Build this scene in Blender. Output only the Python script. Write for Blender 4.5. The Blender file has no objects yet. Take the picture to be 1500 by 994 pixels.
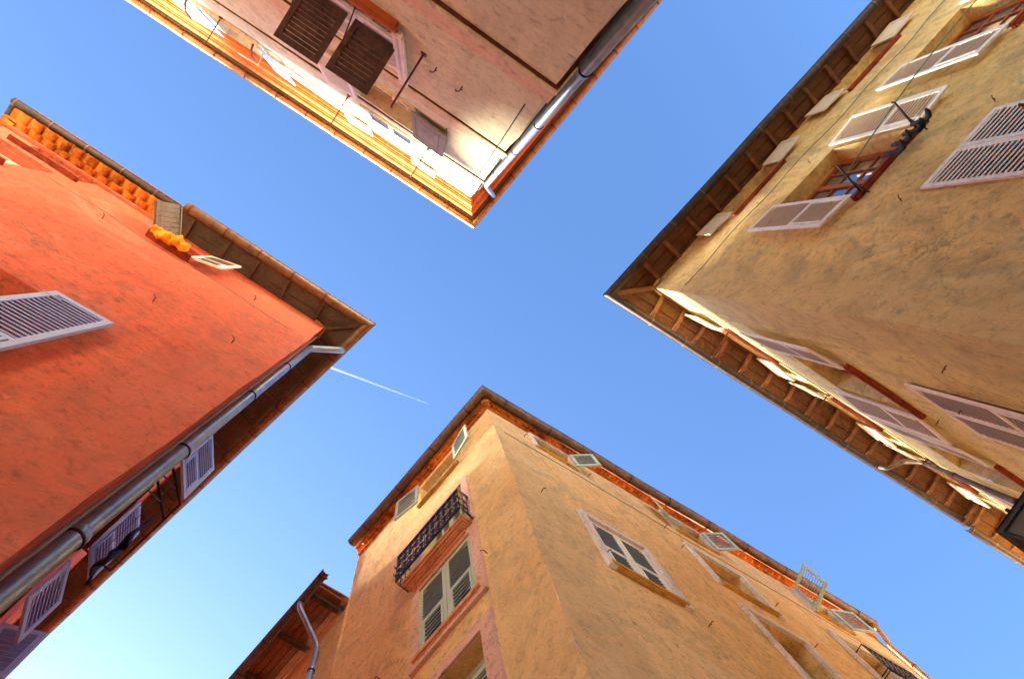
import bpy, math, random
from mathutils import Vector, noise
random.seed(7)
R = math.radians
SC = bpy.context.scene
COL = SC.collection
CAM = 1.6                      # eye height; heights below are metres above the eye unless said otherwise
G = -CAM

# ------------------------------------------------------------------ materials
def lin(c):
    c = c.lstrip('#')
    v = [int(c[i:i+2], 16)/255 for i in (0, 2, 4)]
    return tuple(x/12.92 if x <= .04045 else ((x+.055)/1.055)**2.4 for x in v) + (1,)

class NT:
    def __init__(s, name):
        s.m = bpy.data.materials.new(name); s.m.use_nodes = True
        s.t = s.m.node_tree; s.n = s.t.nodes; s.l = s.t.links
        s.b = s.n['Principled BSDF']
        s.co = s.n.new('ShaderNodeTexCoord').outputs['Object']
    def mapv(s, sc, rot=(0, 0, 0)):
        m = s.n.new('ShaderNodeMapping'); s.l.new(s.co, m.inputs[0])
        m.inputs['Scale'].default_value = sc; m.inputs['Rotation'].default_value = rot
        return m.outputs[0]
    def noise(s, scale, detail=6, rough=.6, vec=None, dist=0):
        n = s.n.new('ShaderNodeTexNoise'); s.l.new(vec or s.co, n.inputs['Vector'])
        n.inputs['Scale'].default_value = scale; n.inputs['Detail'].default_value = detail
        n.inputs['Roughness'].default_value = rough; n.inputs['Distortion'].default_value = dist
        return n.outputs['Fac']
    def ramp(s, f, stops):
        r = s.n.new('ShaderNodeValToRGB'); s.l.new(f, r.inputs[0])
        e = r.color_ramp.elements
        while len(e) < len(stops): e.new(.5)
        for k, (p, c) in zip(e, stops):
            k.position = p; k.color = c if len(c) == 4 else (*c, 1)
        return r.outputs[0]
    def mix(s, f, a, b, mode='MIX'):
        m = s.n.new('ShaderNodeMix'); m.data_type = 'RGBA'; m.blend_type = mode
        for i, v in ((0, f), (6, a), (7, b)):
            if isinstance(v, (int, float, tuple)): m.inputs[i].default_value = v
            else: s.l.new(v, m.inputs[i])
        return m.outputs[2]
    def bump(s, h, strength, dist=.01, prev=None):
        b = s.n.new('ShaderNodeBump'); s.l.new(h, b.inputs['Height'])
        b.inputs['Strength'].default_value = strength; b.inputs['Distance'].default_value = dist
        if prev is not None: s.l.new(prev, b.inputs['Normal'])
        return b.outputs[0]
    def out(s, col=None, normal=None, rough=.8, metal=0, spec=.3):
        if col is not None:
            if isinstance(col, tuple): s.b.inputs['Base Color'].default_value = col
            else: s.l.new(col, s.b.inputs['Base Color'])
        if normal is not None: s.l.new(normal, s.b.inputs['Normal'])
        s.b.inputs['Roughness'].default_value = rough; s.b.inputs['Metallic'].default_value = metal
        s.b.inputs['Specular IOR Level'].default_value = spec
        return s.m

def W(v): return (v, v, v, 1)

def plaster(name, c_lo, c_mid, c_hi, c_stain, stain=.5, streak_rot=0, blot=.9):
    m = NT(name)
    big = m.noise(blot, 9, .68, dist=.8)
    base = m.ramp(big, [(.30, c_lo), (.46, c_mid), (.60, c_mid), (.74, c_hi)])
    # wash, rain runs and grime
    st = m.noise(1.3, 11, .76, vec=m.mapv((1.2, 1.2, .8)), dist=1.1)
    base = m.mix(m.ramp(st, [(.47, W(0)), (.62, W(min(1, stain*1.25)))]), base, c_stain)
    run = m.noise(1.0, 6, .6, vec=m.mapv((7, 7, .35)), dist=.2)
    gate2 = m.ramp(m.noise(.8, 3), [(.45, W(0)), (.62, W(.55))])
    base = m.mix(m.mix(1.0, m.ramp(run, [(.52, W(0)), (.66, W(1))]), gate2, 'MULTIPLY'), base, c_stain)
    bleach = m.noise(.7, 8, .7, dist=1.0)
    base = m.mix(m.ramp(bleach, [(.52, W(0)), (.7, W(.45))]), base, tuple(min(1, x*1.15+.05) for x in c_hi[:3]) + (1,))
    mid = m.noise(9, 9, .78, dist=.5)
    base = m.mix(.75, base, m.ramp(mid, [(.36, W(.46)), (.48, W(1.0)), (.66, W(1.0))]), 'MULTIPLY')
    fine = m.noise(38, 8, .8)
    base = m.mix(.45, base, m.ramp(fine, [(.34, W(.5)), (.48, W(1.0)), (.7, W(1.0))]), 'MULTIPLY')
    # worn, greyer plaster on the building's corner edge
    sp = m.n.new('ShaderNodeSeparateXYZ'); m.l.new(m.co, sp.inputs[0])
    cx = m.n.new('ShaderNodeCombineXYZ'); m.l.new(sp.outputs[0], cx.inputs[0]); m.l.new(sp.outputs[1], cx.inputs[1])
    ln = m.n.new('ShaderNodeVectorMath'); ln.operation = 'LENGTH'; m.l.new(cx.outputs[0], ln.inputs[0])
    ad = m.n.new('ShaderNodeMath'); ad.operation = 'MULTIPLY_ADD'; m.l.new(m.noise(1.7, 7, .7), ad.inputs[0]); ad.inputs[1].default_value = -1.5; m.l.new(ln.outputs['Value'], ad.inputs[2])
    edge = m.ramp(ad.outputs[0], [(0, W(stain*.6)), (.22, W(0))])
    base = m.mix(edge, base, c_stain)
    patch = m.noise(1.3, 6, .6, dist=.3)
    base = m.mix(m.ramp(patch, [(.60, W(0)), (.64, W(.12))]), base, c_hi)
    cr = m.n.new('ShaderNodeTexVoronoi'); cr.feature = 'DISTANCE_TO_EDGE'
    cr.inputs['Scale'].default_value = .55
    dv = m.n.new('ShaderNodeVectorMath'); dv.operation = 'ADD'
    nz = m.n.new('ShaderNodeTexNoise'); nz.inputs['Scale'].default_value = 2.5; nz.inputs['Detail'].default_value = 6
    m.l.new(m.co, nz.inputs['Vector']); m.l.new(m.co, dv.inputs[0]); m.l.new(nz.outputs['Color'], dv.inputs[1])
    m.l.new(dv.outputs[0], cr.inputs['Vector'])
    crack = m.ramp(cr.outputs['Distance'], [(0, W(.6)), (.009, W(0))])
    gate = m.ramp(m.noise(.6, 2), [(.52, W(0)), (.62, W(.8))])
    crk = m.mix(1.0, crack, gate, 'MULTIPLY')
    base = m.mix(crk, base, tuple(x*.3 for x in c_stain[:3]) + (1,))
    n1 = m.bump(m.noise(4.5, 8, .7, dist=.6), .7, .07)
    n2 = m.bump(m.noise(34, 6, .75), .8, .014, n1)
    return m.out(base, n2, rough=.92, spec=.15)

def wood(name, a, b, axis_scale=(1, 1, 1), rough=.75, bumpk=.5):
    m = NT(name)
    g = m.noise(6, 8, .7, vec=m.mapv(axis_scale), dist=.8)
    c = m.ramp(g, [(.3, a), (.52, tuple((x+y)/2 for x, y in zip(a, b))), (.75, b)])
    w = m.noise(2.3, 4, .6)
    c = m.mix(m.ramp(w, [(.45, W(0)), (.75, W(.6))]), c, tuple(x*.35 for x in a[:3]) + (1,))
    return m.out(c, m.bump(g, bumpk, .01), rough=rough, spec=.25)

def paint(name, c, wear, amount=.35, rough=.55):
    m = NT(name)
    w = m.noise(9, 8, .7, dist=.3)
    g = m.noise(2, 3, .5)
    cc = m.mix(m.ramp(w, [(.5, W(0)), (.68, W(amount))]), c, wear)
    cc = m.mix(m.ramp(g, [(.45, W(0)), (.8, W(.25))]), cc, tuple(x*.6 for x in c[:3]) + (1,))
    return m.out(cc, m.bump(m.noise(30, 5, .6), .2, .004), rough=rough, spec=.35)

def metal(name, a, b, rough=.45, met=.6, scale=7):
    m = NT(name)
    w = m.noise(scale, 8, .7, dist=.4)
    return m.out(m.ramp(w, [(.35, a), (.68, b)]), m.bump(m.noise(18, 4, .6), .2, .006), rough=rough, metal=met, spec=.5)

M = {}
M['red'] = plaster('red_plaster', lin('#da6044'), lin('#f07856'), lin('#f69270'), lin('#b86c56'), .55)
M['ochre'] = plaster('ochre_plaster', lin('#e0b464'), lin('#f6d084'), lin('#fce4a4'), lin('#b49a70'), .55)
M['paleochre'] = plaster('pale_ochre_plaster', lin('#e0d090'), lin('#f2e2a0'), lin('#f8eebc'), lin('#beae84'), .5)
M['yellow'] = plaster('yellow_plaster', lin('#ecb878'), lin('#f8cc8e'), lin('#fcdaa8'), lin('#ccac80'), .55)
M['orange'] = plaster('orange_plaster', lin('#f0b870'), lin('#fad08c'), lin('#fedea2'), lin('#ccac80'), .55)
M['beige'] = plaster('beige_plaster', lin('#d8d2a8'), lin('#eae2bc'), lin('#f4eccc'), lin('#bab292'), .36)
M['peach'] = plaster('peach_plaster', lin('#e2c4a2'), lin('#ecceac'), lin('#f2d8ba'), lin('#c0a080'), .25)
M['surround'] = plaster('surround_plaster', lin('#e4b29a'), lin('#ecc0aa'), lin('#f2cdb8'), lin('#b98a72'), .25)
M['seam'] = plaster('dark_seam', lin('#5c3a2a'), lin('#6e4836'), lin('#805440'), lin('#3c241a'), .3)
M['cornice'] = plaster('cornice_paint', lin('#e0602a'), lin('#e87438'), lin('#f08848'), lin('#a04820'), .3)
M['slab'] = plaster('moulded_slab_plaster', lin('#e09060'), lin('#eca070'), lin('#f4b080'), lin('#b06c48'), .35)
M['pale'] = plaster('pale_surround', lin('#e4d6d4'), lin('#eee2e0'), lin('#f4eae8'), lin('#c0aa9c'), .3)
M['inner'] = plaster('pale_reveal_plaster', lin('#c98e38'), lin('#d8a048'), lin('#e6b45c'), lin('#8d6c34'), .4)
M['eavewood'] = wood('eave_wood', lin('#54341e'), lin('#8a5a34'), (3, 3, 3))
M['eavedark'] = wood('dark_eave_wood', lin('#4a3e34'), lin('#74624e'), (3, 3, 3))
M['lowwood'] = wood('red_brown_eave_wood', lin('#7a4630'), lin('#b07050'), (3, 3, 3))
M['rafter'] = wood('rafter_wood', lin('#6a4226'), lin('#a8744a'))
M['rafterdark'] = wood('old_rafter_wood', lin('#4c3a2a'), lin('#80624a'))
M['flap'] = wood('flap_wood', lin('#403230'), lin('#74584c'), (2.5, 2.5, 2.5), .8, .9)
M['greyboard'] = wood('weathered_board', lin('#7e7464'), lin('#b0a48e'), (7, 7, .6))
M['white'] = paint('white_paint', lin('#f6efe2'), lin('#bca88c'), .5)
M['bluewhite'] = paint('bluish_paint', lin('#b4c8f8'), lin('#8c9cc8'), .25)
M['mint'] = paint('grey_green_paint', lin('#b8c8b0'), lin('#8a9080'), .4)
M['slatcream'] = paint('shaded_cream_slat_paint', lin('#d2bca4'), lin('#a08468'), .5)  # white slats dulled by blending in the shaded gaps between them
M['slatbrown'] = paint('gap_blended_slat_paint', lin('#c8b8a4'), lin('#9c8470'), .5)  # white slats and their shaded brown gaps averaged into one paint
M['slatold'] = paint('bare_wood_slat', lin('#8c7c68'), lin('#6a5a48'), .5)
M['slatgrey'] = paint('shaded_slat_paint', lin('#7c867c'), lin('#5c6058'), .5)  # darker than the frames: shading among the louvres put into the paint
M['slatblue'] = paint('shaded_blue_slat_paint', lin('#8ea2dc'), lin('#7484b4'), .3)  # deeper than the blue frames, with louvre shade put into the colour
M['brownpaint'] = paint('brown_paint', lin('#b4602c'), lin('#7a3c1c'), .5)
M['cream'] = paint('cream_paint', lin('#e8d8c0'), lin('#b09880'), .4)
M['sillred'] = plaster('sill_plaster', lin('#8c3a20'), lin('#a44828'), lin('#b85830'), lin('#5c281a'), .5)
M['zinc'] = metal('zinc_gutter', lin('#5a4a40'), lin('#8a7058'), .5, .45)
M['zincdark'] = metal('old_gutter', lin('#382c26'), lin('#5a483e'), .55, .4)
M['pipe'] = metal('grey_pipe_metal', lin('#8494ac'), lin('#a4b0c4'), .4, .55, 4)
M['gutterbrown'] = metal('brown_gutter', lin('#6a4e38'), lin('#9c7450'), .5, .45)
M['copper'] = metal('copper_gutter', lin('#8a5c34'), lin('#bc8448'), .45, .6)
M['ochrepipe'] = metal('painted_ochre_pipe', lin('#b07a30'), lin('#d09c48'), .5, .2)
M['iron'] = metal('dark_iron', lin('#241c20'), lin('#4a2c22'), .6, .5, 20)
M['rust'] = metal('rusty_iron', lin('#5c2412'), lin('#8c4426'), .7, .3, 20)
M['blackiron'] = metal('wrought_iron', lin('#16141c'), lin('#2a2838'), .45, .5, 20)
M['clay'] = plaster('clay_tile', lin('#c86020'), lin('#e4822c'), lin('#f4a040'), lin('#74341a'), .75, blot=4)
M['rooftile'] = plaster('roof_tile', lin('#9c5836'), lin('#b46c44'), lin('#c88458'), lin('#5c4434'), .5, blot=4)
M['cloth'] = paint('orange_cloth', lin('#ffb428'), lin('#f48818'), .5, .9)
M['sock'] = paint('black_sock', lin('#22222c'), lin('#30303a'), .4, .95)
M['rope'] = paint('green_rope', lin('#5c9068'), lin('#4a7050'), .5, .8)
M['cord'] = paint('grey_cord', lin('#807874'), lin('#5a504c'), .5, .8)
M['cable'] = paint('black_cable', lin('#2c2624'), lin('#4a4038'), .5, .7)
M['denim'] = paint('navy_cloth', lin('#2c3458'), lin('#404a70'), .5, .95)
M['dark'] = paint('dark_lantern_paint', lin('#3c4450'), lin('#2a3038'), .4, .5)
m = NT('pane_glass')
m.b.inputs['Coat Weight'].default_value = 1; m.b.inputs['Coat Roughness'].default_value = .03
M['glass'] = m.out(m.ramp(m.noise(1.2, 2), [(.35, lin('#28303a')), (.7, lin('#5a6470'))]), None, .06, 0, 1.0)
m = NT('milk_glass'); M['milk'] = m.out(lin('#6a665c'), None, .3)
m = NT('paving')
br = m.n.new('ShaderNodeTexBrick'); m.l.new(m.mapv((1, 1, 1), (0, 0, .4)), br.inputs['Vector'])
br.inputs['Scale'].default_value = 2.2; br.inputs['Color1'].default_value = lin('#c9b79c'); br.inputs['Color2'].default_value = lin('#b6a488')
br.inputs['Mortar'].default_value = lin('#8c7e6a'); br.inputs['Mortar Size'].default_value = .012
M['paving'] = m.out(m.mix(.4, br.outputs['Color'], m.ramp(m.noise(6), [(.3, W(.6)), (.6, W(1))]), 'MULTIPLY'), m.bump(br.outputs['Fac'], -.3, .01), .8)
m = NT('vapour'); M['vapour'] = m.m
m.n.remove(m.b); vp = m.n.new('ShaderNodeVolumePrincipled'); vp.inputs['Density'].default_value = .009; vp.inputs['Color'].default_value = (1, 1, 1, 1)
m.l.new(vp.outputs[0], m.n['Material Output'].inputs['Volume'])

# ------------------------------------------------------------------ mesh helpers
class MB:
    def __init__(s): s.v = []; s.f = []; s.sm = []
    def quad(s, a, b, c, d, smooth=False):
        i = len(s.v); s.v += [Vector(p) for p in (a, b, c, d)]; s.f.append((i, i+1, i+2, i+3)); s.sm.append(smooth)
    def hexa(s, p):                       # 8 points: bottom 4 then top 4
        i = len(s.v); s.v += [Vector(q) for q in p]
        for f in ((0, 3, 2, 1), (4, 5, 6, 7), (0, 1, 5, 4), (1, 2, 6, 5), (2, 3, 7, 6), (3, 0, 4, 7)):
            s.f.append(tuple(i+k for k in f)); s.sm.append(False)
    def fbox(s, F, s0, s1, z0, z1, d0, d1):
        s.hexa([F.P(s0, z0, d0), F.P(s1, z0, d0), F.P(s1, z0, d1), F.P(s0, z0, d1),
                F.P(s0, z1, d0), F.P(s1, z1, d0), F.P(s1, z1, d1), F.P(s0, z1, d1)])
    def obox(s, O, X, Y, Z, x0, x1, y0, y1, z0, z1):
        q = lambda x, y, z: O + X*x + Y*y + Z*z
        s.hexa([q(x0, y0, z0), q(x1, y0, z0), q(x1, y1, z0), q(x0, y1, z0), q(x0, y0, z1), q(x1, y0, z1), q(x1, y1, z1), q(x0, y1, z1)])
    def beam(s, a, b, w, h):
        a = Vector(a); b = Vector(b); d = (b-a).normalized()
        x = d.cross(Vector((0, 0, 1)));
        if x.length < 1e-3: x = Vector((1, 0, 0))
        x.normalize(); y = x.cross(d)
        q = lambda p, i, j: p + x*(i*w/2) + y*(j*h/2)
        s.hexa([q(a, -1, -1), q(a, 1, -1), q(a, 1, 1), q(a, -1, 1), q(b, -1, -1), q(b, 1, -1), q(b, 1, 1), q(b, -1, 1)])
    def tube(s, pts, r, n=10, cap=True):
        pts = [Vector(p) for p in pts]; rs = r if isinstance(r, (list, tuple)) else [r]*len(pts)
        rings = []; ref = None
        for k, p in enumerate(pts):
            d = (pts[min(k+1, len(pts)-1)] - pts[max(k-1, 0)]).normalized()
            if ref is None:
                ref = Vector((0, 0, 1)) if abs(d.z) < .9 else Vector((1, 0, 0))
            x = ref - d*ref.dot(d)
            if x.length < 1e-4: x = d.orthogonal()
            x.normalize(); y = d.cross(x); ref = x
            i = len(s.v)
            s.v += [p + (x*math.cos(2*math.pi*j/n) + y*math.sin(2*math.pi*j/n))*rs[k] for j in range(n)]
            rings.append(i)
        for a, b in zip(rings, rings[1:]):
            for j in range(n):
                s.f.append((a+j, a+(j+1) % n, b+(j+1) % n, b+j)); s.sm.append(True)
        if cap:
            s.f.append(tuple(reversed(range(rings[0], rings[0]+n)))); s.sm.append(False)
            s.f.append(tuple(range(rings[-1], rings[-1]+n))); s.sm.append(False)
    def strip(s, rows, closed=False, smooth=False):   # rows of equal length, lofted
        base = len(s.v); n = len(rows[0])
        for r in rows: s.v += [Vector(p) for p in r]
        for i in range(len(rows)-1):
            for j in range(n if closed else n-1):
                a = base+i*n+j; b = base+i*n+(j+1) % n
                s.f.append((a, b, b+n, a+n)); s.sm.append(smooth)
        if closed:
            s.f.append(tuple(reversed(range(base, base+n)))); s.sm.append(False)
            s.f.append(tuple(range(base+(len(rows)-1)*n, base+len(rows)*n))); s.sm.append(False)
    def build(s, name, mat, parent=None, org=None, mats=None, fm=None):
        me = bpy.data.meshes.new(name)
        o = bpy.data.objects.new(name, me); COL.objects.link(o)
        off = Vector((0, 0, 0))
        if parent is not None:
            o.parent = parent; off = Vector(parent['_org'])
            o['_org'] = off[:]
        elif org is not None:
            off = Vector(org); o.location = off; o['_org'] = off[:]
        me.from_pydata([tuple(p-off) for p in s.v], [], s.f)
        for p, k in zip(me.polygons, s.sm): p.use_smooth = k
        me.materials.append(mat)
        if mats:
            for x in mats: me.materials.append(x)
            for p, k in zip(me.polygons, fm): p.material_index = k
        me.update()
        return o

def tag(o, label=None, cat=None, group=None, kind=None):
    for k, v in (('label', label), ('category', cat), ('group', group), ('kind', kind)):
        if v: o[k] = v
    return o
def thing(name, loc, label, cat, group=None):
    o = bpy.data.objects.new(name, None); COL.objects.link(o); o.location = loc; o['_org'] = tuple(loc)
    o.empty_display_size = .2
    return tag(o, label, cat, group)

def wob(p, amp=.02):
    v = noise.noise_vector(Vector(p)*.55)
    w = noise.noise_vector(Vector(p)*1.9 + Vector((9, 4, 2)))
    return Vector(p) + v*amp*1.6 + w*amp*.6

# ------------------------------------------------------------------ facades
class Fac:
    def __init__(s, C, az, side, lean=0):
        s.C = Vector((C[0], C[1], 0)); s.u = Vector((math.cos(R(az)), math.sin(R(az)), 0))
        s.n = Vector((s.u.y, -s.u.x, 0))*side; s.holes = []
    def P(s, a, z, d=0): 
        p = s.C + s.u*a + s.n*d; return Vector((p.x, p.y, z + CAM))

class Bld:
    def __init__(s, name, C, azA, azB, sideA, sideB, LA, LB, ztop, label, mat):
        s.A = Fac(C, azA, sideA); s.B = Fac(C, azB, sideB); s.LA = LA; s.LB = LB; s.zt = ztop; s.mat = mat
        s.A.b = s.B.b = s
        s.root = thing(name, (C[0], C[1], 0), label, 'building')
        # corner offset vector k with k.nA = 1, k.nB = 1
        a, b = s.A.n, s.B.n; det = a.x*b.y - a.y*b.x
        s.k = Vector(((b.y-a.y)/det, (a.x-b.x)/det, 0))
    def K(s, d, z):
        p = s.A.C + s.k*d; return Vector((p.x, p.y, z+CAM))
    def row(s, d, z, sa=None, sb=None):   # A end, corner, B end at offset d
        return [s.A.P(s.LA if sa is None else sa, z, d), s.K(d, z), s.B.P(s.LB if sb is None else sb, z, d)]
    def sweep(s, mb, prof, sa=None, sb=None, smooth=False):
        mb.strip([[*p] for p in zip(*[s.row(d, z, sa, sb) for d, z in prof])], closed=True, smooth=smooth)

def facade(mb, F, L, z0, ztop, s_start=0):
    """wall sheet with openings and their reveals; cells about .35 m, slightly uneven"""
    H = F.holes; off = F.b.k*-.022          # the whole shell sits a little back so trim stands proud of its unevenness
    def cuts(a, b, ex):
        xs = sorted({round(a, 4), round(b, 4)} | {round(x, 4) for x in ex if a < x < b}); out = []
        for p, q in zip(xs, xs[1:]):
            n = max(1, int(math.ceil((q-p)/.4)))
            out += [p+(q-p)*i/n for i in range(n)]
        return out+[xs[-1]]
    ss = cuts(s_start, L, [h[0] for h in H]+[h[1] for h in H]); zs = cuts(z0, ztop, [h[2] for h in H]+[h[3] for h in H])
    idx = {}
    def V(i, j):
        if (i, j) not in idx:
            idx[i, j] = len(mb.v); mb.v.append(wob(F.P(ss[i], zs[j]))+off)
        return idx[i, j]
    for i in range(len(ss)-1):
        for j in range(len(zs)-1):
            cs, cz = (ss[i]+ss[i+1])/2, (zs[j]+zs[j+1])/2
            if any(h[0] < cs < h[1] and h[2] < cz < h[3] for h in H): continue
            mb.f.append((V(i, j), V(i+1, j), V(i+1, j+1), V(i, j+1))); mb.sm.append(True)
    for (a, b, c, e, dp) in H:
        for p, q in (((a, c), (b, c)), ((b, c), (b, e)), ((b, e), (a, e)), ((a, e), (a, c))):
            A0 = wob(F.P(*p))+off; B0 = wob(F.P(*q))+off
            mb.quad(A0, B0, F.P(q[0], q[1], -dp), F.P(p[0], p[1], -dp))

# ------------------------------------------------------------------ windows and shutters
def leaf(win, F, sh, side, ang, z0, z1, w, mat, style='louvre', d0=.035, name='shutter', flap=True, flip=False, slat=None):
    mb = MB(); slatf = []
    X = F.u*(side*math.cos(R(ang))) + F.n*math.sin(R(ang)); Z = Vector((0, 0, 1))
    Y = F.n*math.cos(R(ang)) - F.u*(side*math.sin(R(ang)))
    O = F.P(sh, 0, d0); b = lambda *a: mb.obox(O, X, Y, Z, *a)
    t = .034; st = .065
    if style == 'louvre':
        zm = z0+(z1-z0)*.42 if (z1-z0) > 1.1 else None
        b(0, st, 0, t, z0, z1); b(w-st, w, 0, t, z0, z1)
        b(st, w-st, 0, t, z0, z0+.09); b(st, w-st, 0, t, z1-.08, z1)
        zones = [(z0+.09, z1-.08)]
        if zm: b(st, w-st, 0, t, zm-.035, zm+.035); zones = [(z0+.09, zm-.035), (zm+.035, z1-.08)]
        f0 = None
        for k, (a, c) in enumerate(zones):
            x0, x1 = st, w-st
            if zm and k == 0 and flap:              # the small tilting flap has a frame of its own
                b(st+.008, st+.042, .004, t+.008, a, c); b(w-st-.042, w-st-.008, .004, t+.008, a, c); x0 += .042; x1 -= .042
            n = max(3, int((c-a)/.078)); h = (c-a)/n
            for i in range(n):
                slatf.append(len(mb.f)); zc = a+h*(i+.5); e = .030 if not flip else .014; up = .028 if not flip else -.02
                p = lambda x, y, z: O+X*x+Y*y+Z*z      # street edge low, blade climbing inwards
                mb.hexa([p(x0, t-.004, zc-e/2), p(x1, t-.004, zc-e/2), p(x1, .003, zc-e/2+up), p(x0, .003, zc-e/2+up),
                         p(x0, t-.004, zc+e/2), p(x1, t-.004, zc+e/2), p(x1, .003, zc+up), p(x0, .003, zc+up)])
        # hinge straps and turn latch
        for zz in (z0+.2, z1-.2): b(-.02, .16, t, t+.006, zz-.012, zz+.012)
    elif style == 'board':
        n = 7; bw = w/n
        for i in range(n): b(i*bw+.004, (i+1)*bw-.004, 0, .022+.003*(i % 2), z0+random.uniform(0, .01), z1-random.uniform(0, .01))
        for zz in (z0+.06, z1-.09): b(.01, w-.01, .024, .05, zz-.035, zz+.035)
        for zz in (z0+.2, z1-.2): b(-.02, w*.6, .05, .056, zz-.012, zz+.012)
    else:                                             # framed panel
        b(0, st, 0, t, z0, z1); b(w-st, w, 0, t, z0, z1); b(st, w-st, 0, t, z0, z0+.08); b(st, w-st, 0, t, z1-.08, z1)
        b(st, w-st, .008, t-.010, z0+.08, z1-.08)
        b(st+.05, w-st-.05, .003, t-.004, z0+.14, z1-.14)
        for zz in (z0+.15, z1-.15): b(-.02, .14, t, t+.006, zz-.012, zz+.012)
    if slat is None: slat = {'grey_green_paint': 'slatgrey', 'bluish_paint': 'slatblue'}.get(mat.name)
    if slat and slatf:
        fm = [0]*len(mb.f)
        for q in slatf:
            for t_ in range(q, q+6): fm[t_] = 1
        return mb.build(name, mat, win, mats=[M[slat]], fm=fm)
    return mb.build(name, mat, win)

def window(F, s0, s1, z0, z1, dp=.24, frame='cream', rows=3, cols=2, sill='sillred', sill_out=.07, sur=None, surw=.16, label=None, casements=2, surd=.014, sur_sill=None):
    F.holes.append((s0, s1, z0, z1, dp+.04))
    root = F.b.root; f = MB(); d = -dp
    for bx in ((s0, s0+.055, z0, z1), (s1-.055, s1, z0, z1), (s0+.055, s1-.055, z1-.055, z1), (s0+.055, s1-.055, z0, z0+.06)):
        f.fbox(F, *bx, d-.03, d+.03)
    w = (s1-s0-.11)/casements
    for c in range(casements):
        a = s0+.055+c*w; e = a+w
        for bx in ((a, a+.05, z0+.06, z1-.055), (e-.05, e, z0+.06, z1-.055), (a+.05, e-.05, z1-.105, z1-.055), (a+.05, e-.05, z0+.06, z0+.14)):
            f.fbox(F, *bx, d-.01, d+.042)
        for r in range(1, rows):
            zz = z0+.14+(z1-.105-z0-.14)*r/rows; f.fbox(F, a+.05, e-.05, zz-.014, zz+.014, d-.005, d+.034)
        for r in range(1, cols):
            xx = a+.05+(w-.1)*r/cols; f.fbox(F, xx-.013, xx+.013, z0+.14, z1-.105, d-.004, d+.036)
    win = f.build('window', M[frame], root)
    if label: win['label'] = label
    for c in range(casements):
        a = s0+.055+c*w+.05; e = a+w-.1
        g = MB(); g.fbox(F, a, e, z0+.14, z1-.105, d+.004, d+.010); g.build('pane', M['glass'], win)
    if sill:
        q = MB(); q.fbox(F, s0-.07, s1+.07, z0-.075, z0-.003, -dp+.02, sill_out)
        q.fbox(F, s0-.05, s1+.05, z0-.11, z0-.078, -.02, sill_out*.6); q.build('sill', M[sill], win)
    if sur:
        q = MB(); e = .004; zb = z0 - (surw if sur_sill is None else sur_sill)
        for bx in ((s0-surw, s0-e, zb, z1+surw), (s1+e, s1+surw, zb, z1+surw), (s0-e, s1+e, z1+e, z1+surw)) + (((s0-e, s1+e, zb, z0-.115),) if zb < z0-.12 else ()):
            q.fbox(F, *bx, -.03, surd+.016)
        q.build('surround', M[sur], win)
    return win

def flap_panel(win, F, s0, s1, z, length, drop, mat):
    """lower shutter flap hinged at its top and pushed out over the street"""
    mb = MB(); X = F.u; Y = (F.n*math.cos(R(drop)) - Vector((0, 0, 1))*math.sin(R(drop))); Z = Y.cross(X)
    if Z.z < 0: Z = -Z
    O = F.P(s0, z, .03); w = s1-s0; b = lambda *a: mb.obox(O, X, Y, Z, *a); t = .035
    b(0, .06, 0, length, 0, t); b(w-.06, w, 0, length, 0, t); b(.06, w-.06, 0, .05, 0, t); b(.06, w-.06, length-.07, length, 0, t)
    n = int((length-.12)/.05); h = (length-.12)/n
    for i in range(n):
        y = .05+h*i
        q = lambda x, yy, zz: O+X*x+Y*yy+Z*zz
        mb.hexa([q(.06, y, .004), q(w-.06, y, .004), q(w-.06, y+h*.86, .026), q(.06, y+h*.86, .026),
                 q(.06, y, .012), q(w-.06, y, .012), q(w-.06, y+h*.86, .034), q(.06, y+h*.86, .034)])
    mb.beam(O+X*(w-.03)+Y*(length*.6), F.P(s1-.03, z-.35, .01), .012, .012)
    return mb.build('shutter_flap', mat, win)

def hook(F, s, z, mat='rust'):
    mb = MB(); mb.tube([F.P(s, z, -.01), F.P(s, z, .06), F.P(s+.03, z+.02, .075), F.P(s+.05, z+.06, .06)], .007, 6)
    mb.tube([F.P(s, z, .04), F.P(s-.02, z-.05, .045)], .007, 6)
    return mb.build('shutter_catch', M[mat], F.b.root)

def rod(F, s, z, out, mat='rust', r=.012, brace=True, name='clothesline_bracket', ds=0):
    mb = MB(); mb.tube([F.P(s, z, -.03), F.P(s+ds, z, out), F.P(s+ds, z+.04, out+.01)], r, 8)
    if brace: mb.tube([F.P(s, z-.16, -.01), F.P(s+ds*.5, z-.005, out*.45)], r*.7, 6)
    mb.fbox(F, s-.03, s+.03, z-.05, z+.05, -.02, .012)
    return mb.build(name, M[mat], F.b.root)

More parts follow.
